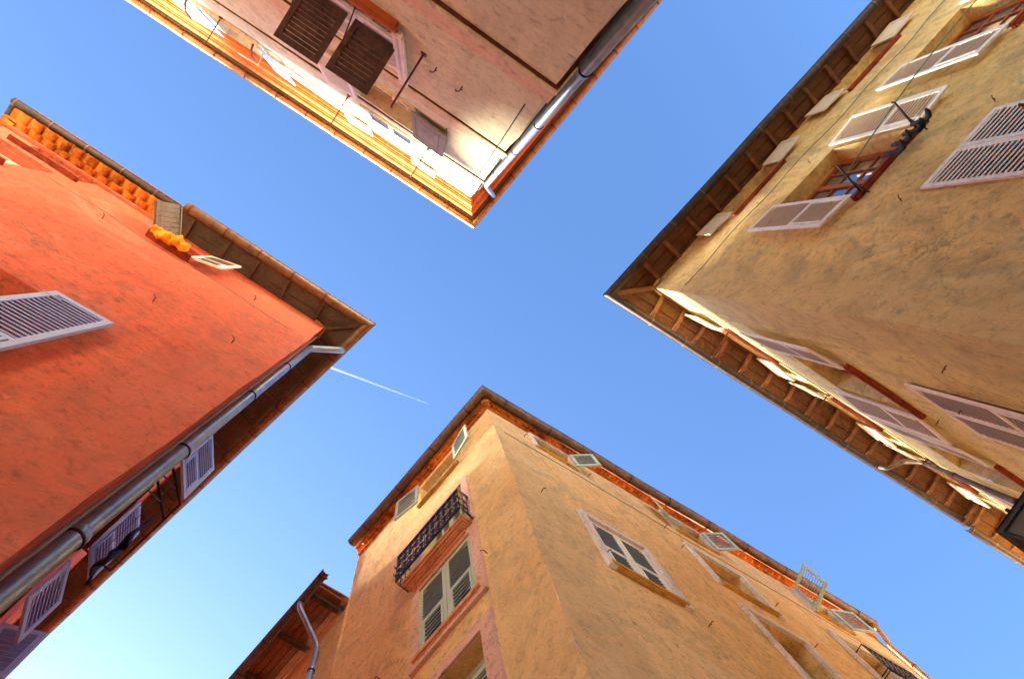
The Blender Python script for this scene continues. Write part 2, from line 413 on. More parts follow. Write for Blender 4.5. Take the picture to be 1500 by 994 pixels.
# ------------------------------------------------------------------ eaves, gutters, pipes
def gutter(b, d, z, r, mat, sa=None, sb=None, name='gutter', brk=.75, bmat='rust', single=None, s_from=0, s_to=None):
    n = 9; prof = [(d+r+r*math.cos(R(180+180*i/n)), z+r*math.sin(R(180+180*i/n))) for i in range(n+1)]
    prof += [(d+2*r+.012, z+.004), (d+2*r+.012, z+.016), (d+2*r-.004, z+.016)]
    prof += [(d+r+(r-.006)*math.cos(R(360-180*i/n)), z+.004+(r-.006)*math.sin(R(360-180*i/n))) for i in range(n+1)]
    mb = MB()
    sg = lambda s, k: .022*noise.noise(Vector((s*.6+k, k, z))) + .009*noise.noise(Vector((s*2.3, k, z)))
    if single is None:
        LA = b.LA if sa is None else sa; LB = b.LB if sb is None else sb; rows = []
        nA = int(LA/.5)+1; nB = int(LB/.5)+1
        for i in range(nA): s_ = LA*(1-i/nA); rows.append([b.A.P(s_, zz+sg(s_, 3)*min(1, s_), dd+sg(s_, 7)*min(1, s_)*.7) for dd, zz in prof] if s_ > .6 else None)
        rows.append([b.K(dd, zz) for dd, zz in prof])
        for i in range(1, nB+1): s_ = LB*i/nB; rows.append([b.B.P(s_, zz+sg(s_, 13)*min(1, s_), dd+sg(s_, 17)*min(1, s_)*.7) for dd, zz in prof] if s_ > .6 else None)
        mb.strip([q for q in rows if q], closed=True)
    else:
        n_ = int((s_to-s_from)/.5)+1
        mb.strip([[single.P(s_from+(s_to-s_from)*i/n_, zz+sg(s_from+i*.5, 3), dd+sg(i*.5, 9)*.7) for dd, zz in prof] for i in range(n_+1)], closed=True)
    g = mb.build(name, M[mat], b.root)
    fs = [(b.A, .35, b.LA if sa is None else sa), (b.B, .35, b.LB if sb is None else sb)] if single is None else [(single, s_from+.1, s_to)]
    for F, a, e in fs:
        s = a
        while s < e:
            q = MB(); rr = r+.009
            q.strip([[F.P(s+o, z+rr*math.sin(R(178+184*i/10)), d+r+rr*math.cos(R(178+184*i/10))) for i in range(11)] for o in (-.014, .014)])
            q.strip([[F.P(s+o, z+(rr+.004)*math.sin(R(178+184*i/10)), d+r+(rr+.004)*math.cos(R(178+184*i/10))) for i in range(11)] for o in (.014, -.014)])
            q.fbox(F, s-.014, s+.014, z+.004, z+.02, d-.03, d+.0)
            q.build('gutter_bracket', M[bmat], g); s += brk*random.uniform(.96, 1.04)
            if s > 11: break
    return g

def wood_eave(b, zs, over, slope, mat, rmat, spacing=.55, sa=None, sb=None, corner=True, planks=4, rw=.07, rh=.10, sides='AB', plank_gap=.012, s_from=0):
    LA = b.LA if sa is None else sa; LB = b.LB if sb is None else sb
    zt = lambda d: zs + .10 - slope*(d)                # underside of boards
    mb = MB()
    for k in range(planks):
        d0 = -.12 + (over+.12)*k/planks; d1 = -.12+(over+.12)*(k+1)/planks - plank_gap; lift = .004*(k % 2)
        pr = [(d0, zt(d0)+lift), (d1, zt(d1)+lift), (d1, zt(d1)+lift+.02), (d0, zt(d0)+lift+.02)]
        if corner: b.sweep(mb, pr, sa, sb)
        else:
            F = b.A if sides == 'A' else b.B; L = LA if sides == 'A' else LB
            mb.strip([[F.P(s, z, d) for d, z in pr] for s in (s_from, L)], closed=True)
    # backing above the joints
    pr = [(-.12, zt(-.12)+.026), (over, zt(over)+.026), (over, zt(over)+.05), (-.12, zt(-.12)+.05)]
    if corner: b.sweep(mb, pr, sa, sb)
    else: mb.strip([[F.P(s, z, d) for d, z in pr] for s in (s_from, L)], closed=True)
    so = mb.build('eave_boards', mat, b.root)
    for nm, F, L in (('A', b.A, LA), ('B', b.B, LB)):
        if nm not in sides: continue
        s = spacing*.45 if corner else s_from+.2
        while s < min(L, 15):
            q = MB(); x = random.uniform(-.04, .04); w = rw*random.uniform(.8, 1.2); sk = random.uniform(-.025, .025)
            e = over-.03
            pts = []
            for (d, dz) in ((-.1, 0), (e-.12, 0), (e, .03)):
                z = zt(d)-.004
                pts.append([F.P(s+x-w/2+sk*d/over, z-rh+dz, d), F.P(s+x+w/2+sk*d/over, z-rh+dz, d), F.P(s+x+w/2+sk*d/over, z, d), F.P(s+x-w/2+sk*d/over, z, d)])
            q.strip(pts, closed=True); q.build('rafter', rmat, so); s += spacing*random.uniform(.95, 1.05)
    if corner:
        q = MB(); k = b.k; kn = k.normalized(); pr = Vector((-kn.y, kn.x, 0)); w = rw*1.25
        pts = []
        for d in (-.08, over*.6, over-.02):
            c = b.K(d, zt(d)-.006); zr = Vector((0, 0, rh*1.15))
            pts.append([c-pr*w/2-zr, c+pr*w/2-zr, c+pr*w/2, c-pr*w/2])
        q.strip(pts, closed=True); q.build('hip_rafter', rmat, so)
    return so

def tile_cornice(b, zs, d_step, rows, pitch, mat, sides, Ls, starts=(0, 0), corner=True, rise=.09):
    mb = MB()
    for k in range(rows):
        z = zs+k*rise; out = d_step*(k+1)
        for F, L, st in zip(sides, Ls, starts):
            n = int((L-st)/pitch)
            for i in range(n):
                s = st+(i+.5+(k % 2)*.5)*pitch + random.uniform(-.01, .01); r = pitch*random.uniform(.40, .45); rows_ = []
                for d, rr in ((-.03, r*.86), (out*.6, r*.95), (out-.012+random.uniform(0, .014), r)):
                    o = [F.P(s-rr*math.cos(R(180*j/8)), z+.052-rr*.75*math.sin(R(180*j/8)), d) for j in range(9)]
                    inn = [F.P(s-(rr-.018)*math.cos(R(180*j/8)), z+.056-(rr-.018)*.70*math.sin(R(180*j/8)), d) for j in reversed(range(9))]
                    rows_.append(o+inn)
                mb.strip(rows_, closed=True, smooth=False)
                mb.fbox(F, s-r*.72, s+r*.72, z+.035, z+.06, -.02, out-.05)     # mortar packed behind each tile mouth
            # course slab above the tiles
            mb.fbox(F, st, L, z+.062, z+rise-.002, -.03, out-.03)
        if corner:
            c0 = b.K(-.03, z); 
            mb.tube([b.K(-.05, z+.03), b.K(out+.0, z+.03)], pitch*.42, 10)
    return mb.build('tile_cornice', mat, b.root)

def roof(b, zs, d, slope, rise_len, sa=None, sb=None):
    mb = MB(); z1 = zs+slope*(rise_len+d)
    b.sweep(mb, [(d, zs), (d, zs+.05), (-rise_len, z1+.05), (-rise_len, z1)], sa, sb)
    q = mb.build('roof', M['rooftile'], b.root)
    return q

def pipe(b, pts, r, mat, joints=(), name='downpipe', cmat='rust'):
    # round the bends
    P = [Vector(p) for p in pts]; out = [P[0]]
    for i in range(1, len(P)-1):
        a = (P[i-1]-P[i]); c = (P[i+1]-P[i]); k = min(.09, a.length*.4, c.length*.4)
        a.normalize(); c.normalize()
        for t in (0, .25, .5, .75, 1):
            p0 = P[i]+a*k; p2 = P[i]+c*k
            out.append(p0*(1-t)**2+P[i]*2*t*(1-t)+p2*t*t)
    out.append(P[-1])
    mb = MB(); mb.tube(out, r, 20)
    o = mb.build(name, M[mat], b.root)
    x, y = P[-1].x, P[-1].y
    for z in joints:
        q = MB(); q.tube([(x, y, z+CAM-.05), (x, y, z+CAM-.045), (x, y, z+CAM+.03), (x, y, z+CAM+.035)], [r+.001, r+.007, r+.007, r+.001], 20, cap=False)
        q.build('pipe_joint', M[mat], o)
        q = MB(); q.tube([(x, y, z+CAM-.085), (x, y, z+CAM-.06)], r+.012, 20)
        q.build('pipe_clamp', M[cmat], o)
    return o

def walls(b, matA=None, zt=None):
    zt = b.zt if zt is None else zt
    mb = MB(); facade(mb, b.A, b.LA, G, zt)
    if matA: mb.build('wall', matA, b.root); mb = MB()
    facade(mb, b.B, b.LB, G, zt)
    # return walls closing the block
    a = b.A.P(b.LA, 0); c = b.B.P(b.LB, 0); e = a + (c-b.A.P(0, 0))
    for p, q in ((a, e), (e, c)):
        mb.quad((p.x, p.y, 0), (q.x, q.y, 0), (q.x, q.y, zt+CAM), (p.x, p.y, zt+CAM))
    return mb.build('wall', b.mat, b.root)

# ================================================================== RED BUILDING
red = Bld('corner_building', (-.84, 2.38), 179.9, 102.4, -1, 1, 6.75, 10.5, 14.0,
          'red orange plaster building with wooden eaves and a grey downpipe on its corner', M['red'])
# check outward normals point into the streets
assert red.A.n.y < 0 and red.B.n.x > 0
A, B = red.A, red.B
w = window(A, 1.92, 3.15, 4.4, 7.08, frame='brownpaint', rows=4, sill=None)
leaf(w, A, 1.90, -1, 2, 4.4, 7.12, .60, M['bluewhite'])
w = window(A, 2.48, 3.12, 12.3, 13.55, frame='cream', sill='sillred', sill_out=.12, rows=2, cols=1)
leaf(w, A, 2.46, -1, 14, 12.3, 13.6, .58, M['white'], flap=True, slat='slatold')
leaf(w, A, 3.12, 1, 62, 12.3, 13.6, .60, M['greyboard'], 'board')
window(A, 4.92, 6.05, 13.05, 13.95, dp=.2, frame='brownpaint', sill='sillred', rows=2)
window(A, 5.0, 6.15, 11.05, 12.65, dp=.26, frame='cream', sill='sillred')
w1 = window(B, .72, 1.52, 8.9, 10.1, frame='cream', sill='sillred')
leaf(w1, B, 1.54, 1, 46, 8.85, 10.1, .55, M['bluewhite'])
w2 = window(B, 2.0, 3.0, 8.7, 10.2, frame='cream', sill='sillred')
leaf(w2, B, 3.02, 1, 40, 8.7, 10.2, .5, M['bluewhite'])
w3 = window(B, 1.9, 2.85, 5.9, 7.95, frame='cream', sill='sillred')
leaf(w3, B, 2.87, 1, 30, 7.15, 8.0, .52, M['bluewhite']); leaf(w3, B, 3.9, -1, 62, 7.15, 8.0, .5, M['bluewhite'])
w3 = window(B, 5.2, 6.3, 8.1, 10.1, frame='cream', sill='sillred')
for s, z in ((1.2, 12.5), (3.6, 11.5), (.6, 9.2), (4.4, 9.8), (1.6, 8.9)): hook(A, s, z)
walls(red)
SEC = 3.45                                            # where the wooden eave ends and the tiled one begins
wood_eave(red, 14.0, .48, .10, M['eavedark'], M['rafterdark'], .72, sa=SEC, planks=2, rw=.055, rh=.045)
gutter(red, .44, 14.02, .09, 'gutterbrown', sa=SEC, name='gutter')
mb = MB(); mb.fbox(A, 0, 6.74, 13.99, 14.34, -.25, -.004); mb.fbox(B, 0, 10.49, 13.99, 14.34, -.25, -.004)
mb.build('upper_wall', M['red'], red.root)
mb = MB(); mb.fbox(A, SEC+.02, 6.74, 13.93, 14.06, -.02, .035); mb.build('moulding', M['red'], red.root)
RE = Fac(tuple(A.P(6.75, 0)[:2]), 90, -1); RE.b = red
assert RE.n.x < 0
tile_cornice(red, 14.05, .17, 2, .27, M['clay'], [A, RE], [6.95, 3], (SEC+.03, -.1), corner=False, rise=.12)
gutter(red, .30, 14.42, .07, 'zincdark', single=A, s_from=SEC-.9, s_to=7.14, name='upper_gutter', bmat='zinc')
gutter(red, .26, 14.42, .07, 'zincdark', single=RE, s_from=-.42, s_to=4, name='upper_gutter', bmat='zinc')
mb = MB(); mb.strip([[RE.P(q, 14.44, .3), RE.P(q, 14.48, .3), RE.P(q, 15.2, -2), RE.P(q, 15.1, -2)] for q in (-.3, 4)], closed=True); mb.build('end_roof', M['rooftile'], red.root)
mb = MB(); mb.fbox(A, SEC+.0, SEC+.03, 14.04, 14.28, 0, .50); mb.build('verge_board', M['eavedark'], red.root)
roof(red, 14.42, .46, .30, 5)
mb = MB(); mb.fbox(A, 1.7, 5.2, 14.6, 16.8, -6.5, -1.6); mb.fbox(A, 5.21, 6.7, 14.6, 20.6, -6.5, -1.6); mb.build('shade_block', M['red'], red.root)  # hidden blocks added so their shadow shapes the sunlit band opposite
mb = MB(); mb.fbox(A, 1.6, 5.2, 16.81, 16.95, -6.7, -1.4); mb.fbox(A, 5.21, 6.8, 20.61, 20.8, -6.7, -1.4); mb.build('shade_block_cap', M['rooftile'], red.root)  # caps of the added shade blocks
pipe(red, [B.P(.06, 13.98, .54), B.P(.08, 13.86, .50), B.P(.42, 13.60, .08), B.P(.42, 13.3, .075), B.P(.42, G, .075)], .068, 'pipe',
     (11.4, 9.1, 6.6, 4.6), cmat='iron')
# cables running down beside the pipe
for k, (s, r) in enumerate(((.16, .012), (.20, .008), (.62, .010), (.68, .006))):
    mb = MB(); mb.tube([B.P(s+.01*math.sin(z*1.3+k), z, .02) for z in [13.5-i*.6 for i in range(25)]], r, 6)
    mb.build('cable', M['cable' if k % 2 else 'cord'], red.root)

# ================================================================== TOP BUILDING
top = Bld('corner_building', (.13, -1.71), 178.3, -84.5, 1, -1, 9, 7.2, 17.2,
          'beige plaster building with dark string lines and orange moulded cornice', M['beige'])
assert top.A.n.y > 0 and top.B.n.x > 0
A, B = top.A, top.B
w = window(A, 1.62, 2.66, 6.98, 9.1, frame='white', sill='brownpaint', sill_out=.09)
leaf(w, A, 1.62, 1, 0, 7.72, 9.1, .51, M['white'], d0=-.06, flap=False); leaf(w, A, 2.66, -1, 0, 7.72, 9.1, .51, M['white'], d0=-.06, flap=False)
leaf(w, A, 1.60, -1, 0, 6.98, 9.1, .10, M['white'], 'panel')
flap_panel(w, A, 1.60, 2.10, 7.66, .60, 2, M['flap']); flap_panel(w, A, 2.19, 2.70, 7.66, .62, 0, M['flap'])
w = window(A, 1.50, 2.62, 10.55, 12.75, dp=.3, frame='white', sill='beige', sill_out=.04)
leaf(w, A, 1.48, -1, 2, 10.5, 12.75, .62, M['greyboard'], 'panel'); leaf(w, A, 2.64, 1, 3, 10.5, 12.75, .6, M['white'])
w = window(A, 1.52, 2.66, 13.75, 14.75, dp=.05, frame='bluewhite', sill='beige', sill_out=.02, rows=1, cols=1)
w = window(A, 1.62, 2.66, 15.75, 16.75, dp=.2, frame='white', sill='beige', sill_out=.03, rows=1)
leaf(w, A, 1.60, -1, 2, 15.8, 16.75, .62, M['white'], 'panel'); leaf(w, A, 2.68, 1, 2, 15.8, 16.75, .62, M['white'], 'panel')
w = window(A, 5.22, 6.5, 14.7, 16.75, dp=.32, frame='white', sill='peach', sill_out=.05, label='tall window with deep brown recess and iron arms')
leaf(w, A, 5.20, -1, 3, 14.8, 16.7, .5, M['bluewhite']); leaf(w, A, 6.52, 1, 3, 14.8, 16.7, .8, M['bluewhite'])
w = window(A, 5.2, 6.3, 10.6, 12.5, dp=.3, frame='white', sill='beige', sill_out=.04)
for s, z in ((1.12, 7.5), (.8, 7.55), (.9, 10.4)): hook(A, s, z)
rod(A, 1.28, 7.35, .62, brace=False); rod(A, 2.95, 13.5, .62, brace=False); rod(A, 1.22, 13.6, .60, brace=False); rod(A, 5.95, 14.6, .60, brace=False)
for s in (5.25, 6.7):
    mb = MB(); mb.tube([A.P(s, 14.7, -.02), A.P(s-.02, 14.72, .14), A.P(s-.02, 14.9, .24), A.P(s, 15.3, .26)], .022, 8)
    mb.build('iron_arm', M['rust'], top.root)
mb = MB(); mb.tube([A.P(5.1, 15.0, 0), A.P(5.06, 15.0, .32), A.P(5.5, 15.0, .34)], .016, 8); mb.build('iron_arm', M['cream'], top.root)
walls(top)
# string lines and bands
for z, nm in ((5.70, 'string_line'), (9.3, 'string_line'), (12.95, 'string_line')):
    mb = MB(); top.sweep(mb, [(-.02, z), (.012, z), (.028, z+.03), (.028, z+.07), (-.02, z+.07)], 8.95, 7.15)
    mb.build(nm, M['beige'], top.root)
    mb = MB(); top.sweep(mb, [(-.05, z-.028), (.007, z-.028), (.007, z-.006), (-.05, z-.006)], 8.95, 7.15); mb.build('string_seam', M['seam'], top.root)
    mb = MB(); top.sweep(mb, [(-.02, z+.25), (.016, z+.25), (.016, z+.83), (-.02, z+.83)] if z > 9.9 else [(-.02, z+.075), (.014, z+.075), (.014, z+.46), (-.02, z+.46)], 8.95, 7.15) if z < 9.9 else None
    if z < 9.9: mb.build('painted_band', M['peach'], top.root)
for a, e in ((0.0, 1.46), (2.72, 5.1), (6.7, 8.95)):
    mb = MB(); mb.fbox(A, a, e, 15.3, 15.36, -.02, .02); mb.build('string_line', M['peach'], top.root)
# stepped, moulded cornice
z = 16.75
mb = MB()
pr = [(-.03, z), (.05, z), (.05, z+.09), (.09, z+.10), (.09, z+.16), (.12, z+.17), (.16, z+.22), (.17, z+.28), (.20, z+.29), (.20, z+.37), (.25, z+.39), (.29, z+.46), (.30, z+.54), (-.03, z+.54)]
top.sweep(mb, pr, 8.95, 7.15); mb.build('cornice', M['cornice'], top.root)
gutter(top, .38, 17.38, .075, 'copper', name='gutter', brk=.8)
mb = MB(); top.sweep(mb, [(.25, 17.30), (.36, 17.32), (.36, 17.36), (-.3, 17.45), (-.3, 17.3)], 8.95, 7.15); mb.build('eave_boards', M['eavedark'], top.root)
roof(top, 17.42, .42, .30, 5)
pipe(top, [B.P(.46, 17.30, .40), B.P(.46, 17.15, .36), B.P(.46, 16.75, .10), B.P(.46, 16.5, .085), B.P(.46, G, .085)], .056, 'pipe', (14.2, 11.2, 8.9, 6.3, 3.9), cmat='iron')
mb = MB(); mb.tube([B.P(.26+.01*math.sin(z), z, .02) for z in [16.6-i*.7 for i in range(25)]], .011, 6); mb.build('cable', M['cable'], top.root)
mb = MB(); mb.fbox(B, 1.1, 1.35, G, 16.7, -.02, .03); mb.build('pilaster', M['red'], top.root)

# ================================================================== EAST BUILDING
east = Bld('corner_building', (4.31, -2.1), -2.6, -81.7, -1, 1, 9.6, 9.8, 14.0,
           'mottled ochre yellow building with white louvred shutters under dark rafters', M['ochre'])
if east.A.n.y < 0: east.A.n = -east.A.n
if east.B.n.x > 0: east.B.n = -east.B.n
a, b_ = east.A.n, east.B.n; det = a.x*b_.y-a.y*b_.x; east.k = Vector(((b_.y-a.y)/det, (a.x-b_.x)/det, 0))
A, B = east.A, east.B
for i, s in enumerate((2.10, 5.46)):
    w = window(B, s, s+1.40, 9.36, 11.62, dp=.34, frame='brownpaint', rows=4, sill='sillred', sill_out=.06)
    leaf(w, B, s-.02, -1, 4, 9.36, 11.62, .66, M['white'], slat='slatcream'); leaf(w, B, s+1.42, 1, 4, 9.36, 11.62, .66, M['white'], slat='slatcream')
    if i == 0:
        B.holes.append
    w = window(B, s-.02, s+1.32, 13.2, 13.92, dp=.22, frame='cream', rows=1, sill='sillred', sill_out=.04)
    leaf(w, B, s-.04, -1, 3, 13.24, 13.95, .64, M['cream'], 'panel'); leaf(w, B, s+1.34, 1, 3, 13.24, 13.95, .64, M['cream'], 'panel')
    w = window(B, s-.02, s+1.34, 5.4, 8.05, frame='brownpaint', sill='sillred')
    leaf(w, B, s-.02, 1, 0, 5.4, 8.03, .675, M['white'], d0=-.02); leaf(w, B, s+1.34, -1, 0, 5.4, 8.03, .675, M['white'], d0=-.02)
for i, s in enumerate((1.86, 5.0, 8.0)):
    w = window(A, s, s+1.42, 9.5, 11.7, dp=.34, frame='brownpaint', rows=4, sill='sillred', sill_out=.06)
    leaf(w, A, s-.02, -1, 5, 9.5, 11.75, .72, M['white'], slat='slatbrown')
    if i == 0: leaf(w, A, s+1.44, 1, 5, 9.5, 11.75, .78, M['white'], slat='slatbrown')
    if s < 6:
        w = window(A, s-.02, s+1.36, 5.9, 8.25, frame='brownpaint', sill='sillred')
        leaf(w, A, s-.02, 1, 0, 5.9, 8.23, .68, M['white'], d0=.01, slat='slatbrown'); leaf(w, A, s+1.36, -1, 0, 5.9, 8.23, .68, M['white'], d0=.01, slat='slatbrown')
for s in (1.55, 4.4, 7.2):
    w = window(A, s, s+1.25, 13.2, 13.92, dp=.22, frame='cream', rows=1, sill='sillred', sill_out=.04)
    leaf(w, A, s-.02, -1, 5, 13.24, 13.95, .64, M['cream'], 'panel'); leaf(w, A, s+1.27, 1, 5, 13.24, 13.95, .64, M['cream'], 'panel')
for F, s, z in ((B, 1.9, 8.2), (B, 3.6, 8.15), (B, 3.2, 11.9), (A, 3.3, 9.1), (A, 2.3, 7.7), (A, .9, 6.6), (A, 1.7, 11.9), (A, 4.6, 11.9)): hook(F, s, z)
rod(B, 2.16, 9.28, .56, 'iron', .016); rod(B, 3.36, 9.28, .56, 'iron', .016); rod(B, 2.6, 6.6, .5, 'rust', .018)
for s in (1.58, 4.2, 7.0): rod(A, s, 13.15, .62, 'rust', .014, brace=False)
walls(east, M['paleochre'])
wood_eave(east, 14.0, .56, .10, M['eavewood'], M['rafter'], .62, planks=3, rw=.08, rh=.07, plank_gap=.03)
gutter(east, .52, 13.98, .085, 'zincdark', name='gutter', brk=.9, bmat='zinc')
mb = MB(); mb.fbox(A, 0, 9.6, 13.99, 14.2, -.25, -.004); mb.fbox(B, 0, 9.79, 13.99, 14.2, -.25, -.004); mb.build('upper_wall', M['ochre'], east.root)
roof(east, 14.14, .60, .30, 5)
pipe(east, [A.P(6.75, 13.9, .60), A.P(6.78, 13.72, .56), A.P(6.95, 13.65, .25), A.P(7.05, 13.3, .08), A.P(7.05, 13.0, .075), A.P(7.05, G, .075)], .055, 'zinc', (12.4, 10.9, 9.6))

# ================================================================== SOUTH BUILDING
south = Bld('corner_building', (2.78, 1.94), -2.3, 96.6, -1, 1, 10.9, 4.1, 14.0,
            'orange plaster corner building with clay tile cornice and an iron balcony', M['orange'])
if south.A.n.y > 0: south.A.n = -south.A.n
if south.B.n.x > 0: south.B.n = -south.B.n
a, b_ = south.A.n, south.B.n; det = a.x*b_.y-a.y*b_.x; south.k = Vector(((b_.y-a.y)/det, (a.x-b_.x)/det, 0))
A, B = south.A, south.B
w = window(B, .98, 2.06, 7.62, 9.22, frame='mint', sill='slab', sill_out=.06, sur='surround', surw=.15, sur_sill=.2)
leaf(w, B, .98, 1, 0, 7.64, 9.2, .535, M['mint'], d0=-.03); leaf(w, B, 2.06, -1, 0, 7.64, 9.2, .535, M['mint'], d0=-.03)
w = window(B, 1.02, 2.06, 4.6, 6.75, frame='mint', sill='sillred', sur='surround', surw=.2, sur_sill=.1)
leaf(w, B, 1.02, 1, 0, 4.62, 6.4, .515, M['mint'], d0=-.12); leaf(w, B, 2.06, -1, 0, 4.62, 6.4, .515, M['mint'], d0=-.12)
w = window(B, 1.0, 2.04, 9.62, 11.35, frame='mint', sill=None, sur='surround', surw=.15, sur_sill=.0)
w = window(B, 1.06, 2.10, 12.72, 13.72, dp=.2, frame='mint', rows=1, sill='inner', sill_out=.04)
leaf(w, B, 1.04, -1, 10, 12.8, 13.75, .52, M['mint'], 'louvre', flap=False); leaf(w, B, 2.12, 1, 10, 12.8, 13.75, .58, M['mint'], 'louvre')
# balcony
mb = MB()
for (o, z0, z1, e) in ((.19, 9.50, 9.56, .0), (.165, 9.45, 9.50, .02), (.12, 9.40, 9.45, .05), (.10, 9.37, 9.40, .07), (.06, 9.31, 9.37, .10), (.04, 9.27, 9.31, .12)):
    mb.fbox(B, .92+e, 2.26-e, z0+.001, z1-.001, -.05, o)
bal = mb.build('balcony_slab', M['slab'], south.root)
mb = MB(); s0, s1, dd, z0, z1 = .88, 2.32, .25, 9.60, 10.42
for z in (z0, z0+.06, z1-.09, z1):
    mb.tube([B.P(s0, z, 0), B.P(s0, z, dd), B.P(s1, z, dd), B.P(s1, z, 0)], .011 if z < z1 else .016, 6)
def scroll(c, ax, r, turn=1, n=16):
    pts = []
    for i in range(n):
        t = i/(n-1); a = turn*(t*2.2*math.pi); rr = r*(1-.72*t)
        pts.append(c+ax*(rr*math.cos(a)) + Vector((0, 0, rr*math.sin(a))))
    return pts
npn = 11
for i in range(npn+1):
    s = s0+(s1-s0)*i/npn
    mb.tube([B.P(s, z0, dd), B.P(s, z1, dd)], .008, 5)
    if i < npn:
        c = B.P(s+.07, 0, dd); c.z = 0
        for zz, tn in ((z0+.15, 1), (z0+.32, -1), (z0+.49, 1), (z0+.62, -1)):
            mb.tube(scroll(c+Vector((0, 0, zz+CAM)), B.u*(1 if i % 2 else -1), .066, tn), .009, 5)
            mb.tube(scroll(c+Vector((0, 0, zz+CAM-.02)), B.u*(-1 if i % 2 else 1), .045, -tn, 10), .008, 5)
for s in (s0, s1):
    for d in (.08, .16):
        mb.tube([B.P(s, z0, d), B.P(s, z1, d)], .008, 5)
    for zz in (z0+.2, z0+.45):
        c = B.P(s, zz, .14); mb.tube(scroll(c, B.n, .06), .007, 5); mb.tube(scroll(B.P(s, zz, .25), B.n, .05, -1), .007, 5)
mb.build('railing', M['blackiron'], bal)
# right-hand side
def swin(s0, s1, z0, z1, closed=False, sw=.12, frame='mint', **k):
    return window(A, s0, s1, z0, z1, frame=frame, sill='inner', sill_out=.05, sur='pale', surw=sw, **k)
w = swin(1.30, 2.36, 7.95, 9.55)
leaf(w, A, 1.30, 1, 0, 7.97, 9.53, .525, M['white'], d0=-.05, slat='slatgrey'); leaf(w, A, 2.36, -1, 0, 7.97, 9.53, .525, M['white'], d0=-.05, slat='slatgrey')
swin(4.32, 5.5, 10.4, 11.75, dp=.3); swin(4.35, 5.5, 7.6, 9.5, dp=.3); 
w = swin(7.7, 8.9, 9.9, 11.5, dp=.3)
swin(7.7, 8.9, 6.6, 8.6, dp=.3)
w = window(A, 1.10, 2.0, 12.95, 13.72, dp=.18, frame='mint', rows=1, sill='inner', sill_out=.03, sur='pale', surw=.08, sur_sill=.08)
leaf(w, A, 2.02, 1, 32, 12.95, 13.72, .5, M['mint'], 'louvre', flap=False)
w = window(A, 4.5, 5.5, 12.85, 13.72, dp=.18, frame='mint', rows=1, sill='inner', sill_out=.03, sur='pale', surw=.08, sur_sill=.08)
leaf(w, A, 4.48, -1, 17, 12.85, 13.72, .5, M['mint'], 'panel'); leaf(w, A, 5.52, 1, 30, 12.85, 13.72, .5, M['mint'], 'louvre', flap=False)
w = window(A, 8.2, 9.2, 12.85, 13.72, dp=.18, frame='mint', rows=1, sill='inner', sill_out=.03, sur='pale', surw=.08, sur_sill=.08)
leaf(w, A, 8.18, -1, 75, 12.8, 13.75, .62, M['mint'], 'louvre', flip=True); leaf(w, A, 9.22, 1, 20, 12.85, 13.72, .6, M['mint'], 'louvre', flap=False)
mb = MB()
for z in (10.05, 10.12, 10.85): mb.tube([A.P(7.68, z, 0), A.P(7.68, z, .22), A.P(8.92, z, .22), A.P(8.92, z, 0)], .013, 6)
for i in range(11):
    s = 7.68+1.24*i/10; mb.tube([A.P(s, 10.05, .22), A.P(s, 10.85, .22)], .009, 5)
    if i < 10:
        for zz, tn in ((10.24, 1), (10.45, -1), (10.66, 1)): mb.tube(scroll(A.P(s+.06, zz, .22), A.u*(1 if i % 2 else -1), .055, tn), .008, 5)
mb.build('railing', M['blackiron'], w)
for F, s, z in ((A, .8, 13.1), (A, 1.25, 8.2), (A, 2.62, 7.6), (A, 3.9, 11.3), (A, 2.3, 12.9), (A, 3.9, 12.2), (A, 5.9, 11.0), (A, 5.8, 9.6), (B, .75, 8.2), (B, 2.8, 8.1), (B, 2.9, 7.0), (A, .5, 9.5)): hook(F, s, z)
walls(south, M['yellow'])
tile_cornice(south, 14.0, .10, 1, .20, M['clay'], [A, B], [10.9, 4.1], (.12, .12), rise=.11)
mb = MB(); south.sweep(mb, [(-.02, 13.92), (.03, 13.93), (.03, 13.995), (-.02, 13.995)], 10.9, 4.1); mb.build('moulding', M['clay'], south.root)
mb = MB(); south.sweep(mb, [(-.2, 14.11), (.12, 14.11), (.12, 14.17), (-.2, 14.17)], 10.9, 4.1); mb.build('eave_boards', M['clay'], south.root)
gutter(south, .125, 14.20, .095, 'zinc', name='gutter', brk=1.1, bmat='zincdark')
roof(south, 14.20, .16, .62, 4.5)
pipe(south, [A.P(10.75, 14.15, .2), A.P(10.80, 13.9, .2), A.P(10.98, 13.6, .06), A.P(11.0, 13.3, .05), A.P(11.0, G, .05)], .05, 'ochrepipe', (12.9, 10.5), cmat='rust')

# ================================================================== NEIGHBOURS
low = Bld('low_building', tuple(B.P(4.12, 0)[:2]), 6.6, 96.6, -1, 1, 6, 7.5, 11.9,
          'lower orange building with timber eave and shiny bent downpipe beside the balcony building', M['orange'])
low.B.n = B.n.copy(); low.A.n = Vector((math.sin(R(6.6)), -math.cos(R(6.6)), 0)); 
a, b_ = low.A.n, low.B.n; det = a.x*b_.y-a.y*b_.x; low.k = Vector(((b_.y-a.y)/det, (a.x-b_.x)/det, 0))
LB_ = low.B
w = window(LB_, 2.5, 3.4, 9.6, 11.3, frame='cream', sill='sillred'); leaf(w, LB_, 2.48, -1, 70, 10.1, 11.35, .42, M['cream'], 'panel')
mb = MB(); facade(mb, LB_, 7.5, G, 11.9, .02)
mb.quad(LB_.P(7.5, G), LB_.P(7.5, G, -6), LB_.P(7.5, 11.9, -6), LB_.P(7.5, 11.9))
mb.quad(LB_.P(0.02, G), LB_.P(0.02, G, -6), LB_.P(0.02, 11.9, -6), LB_.P(0.02, 11.9)); mb.build('wall', M['orange'], low.root)
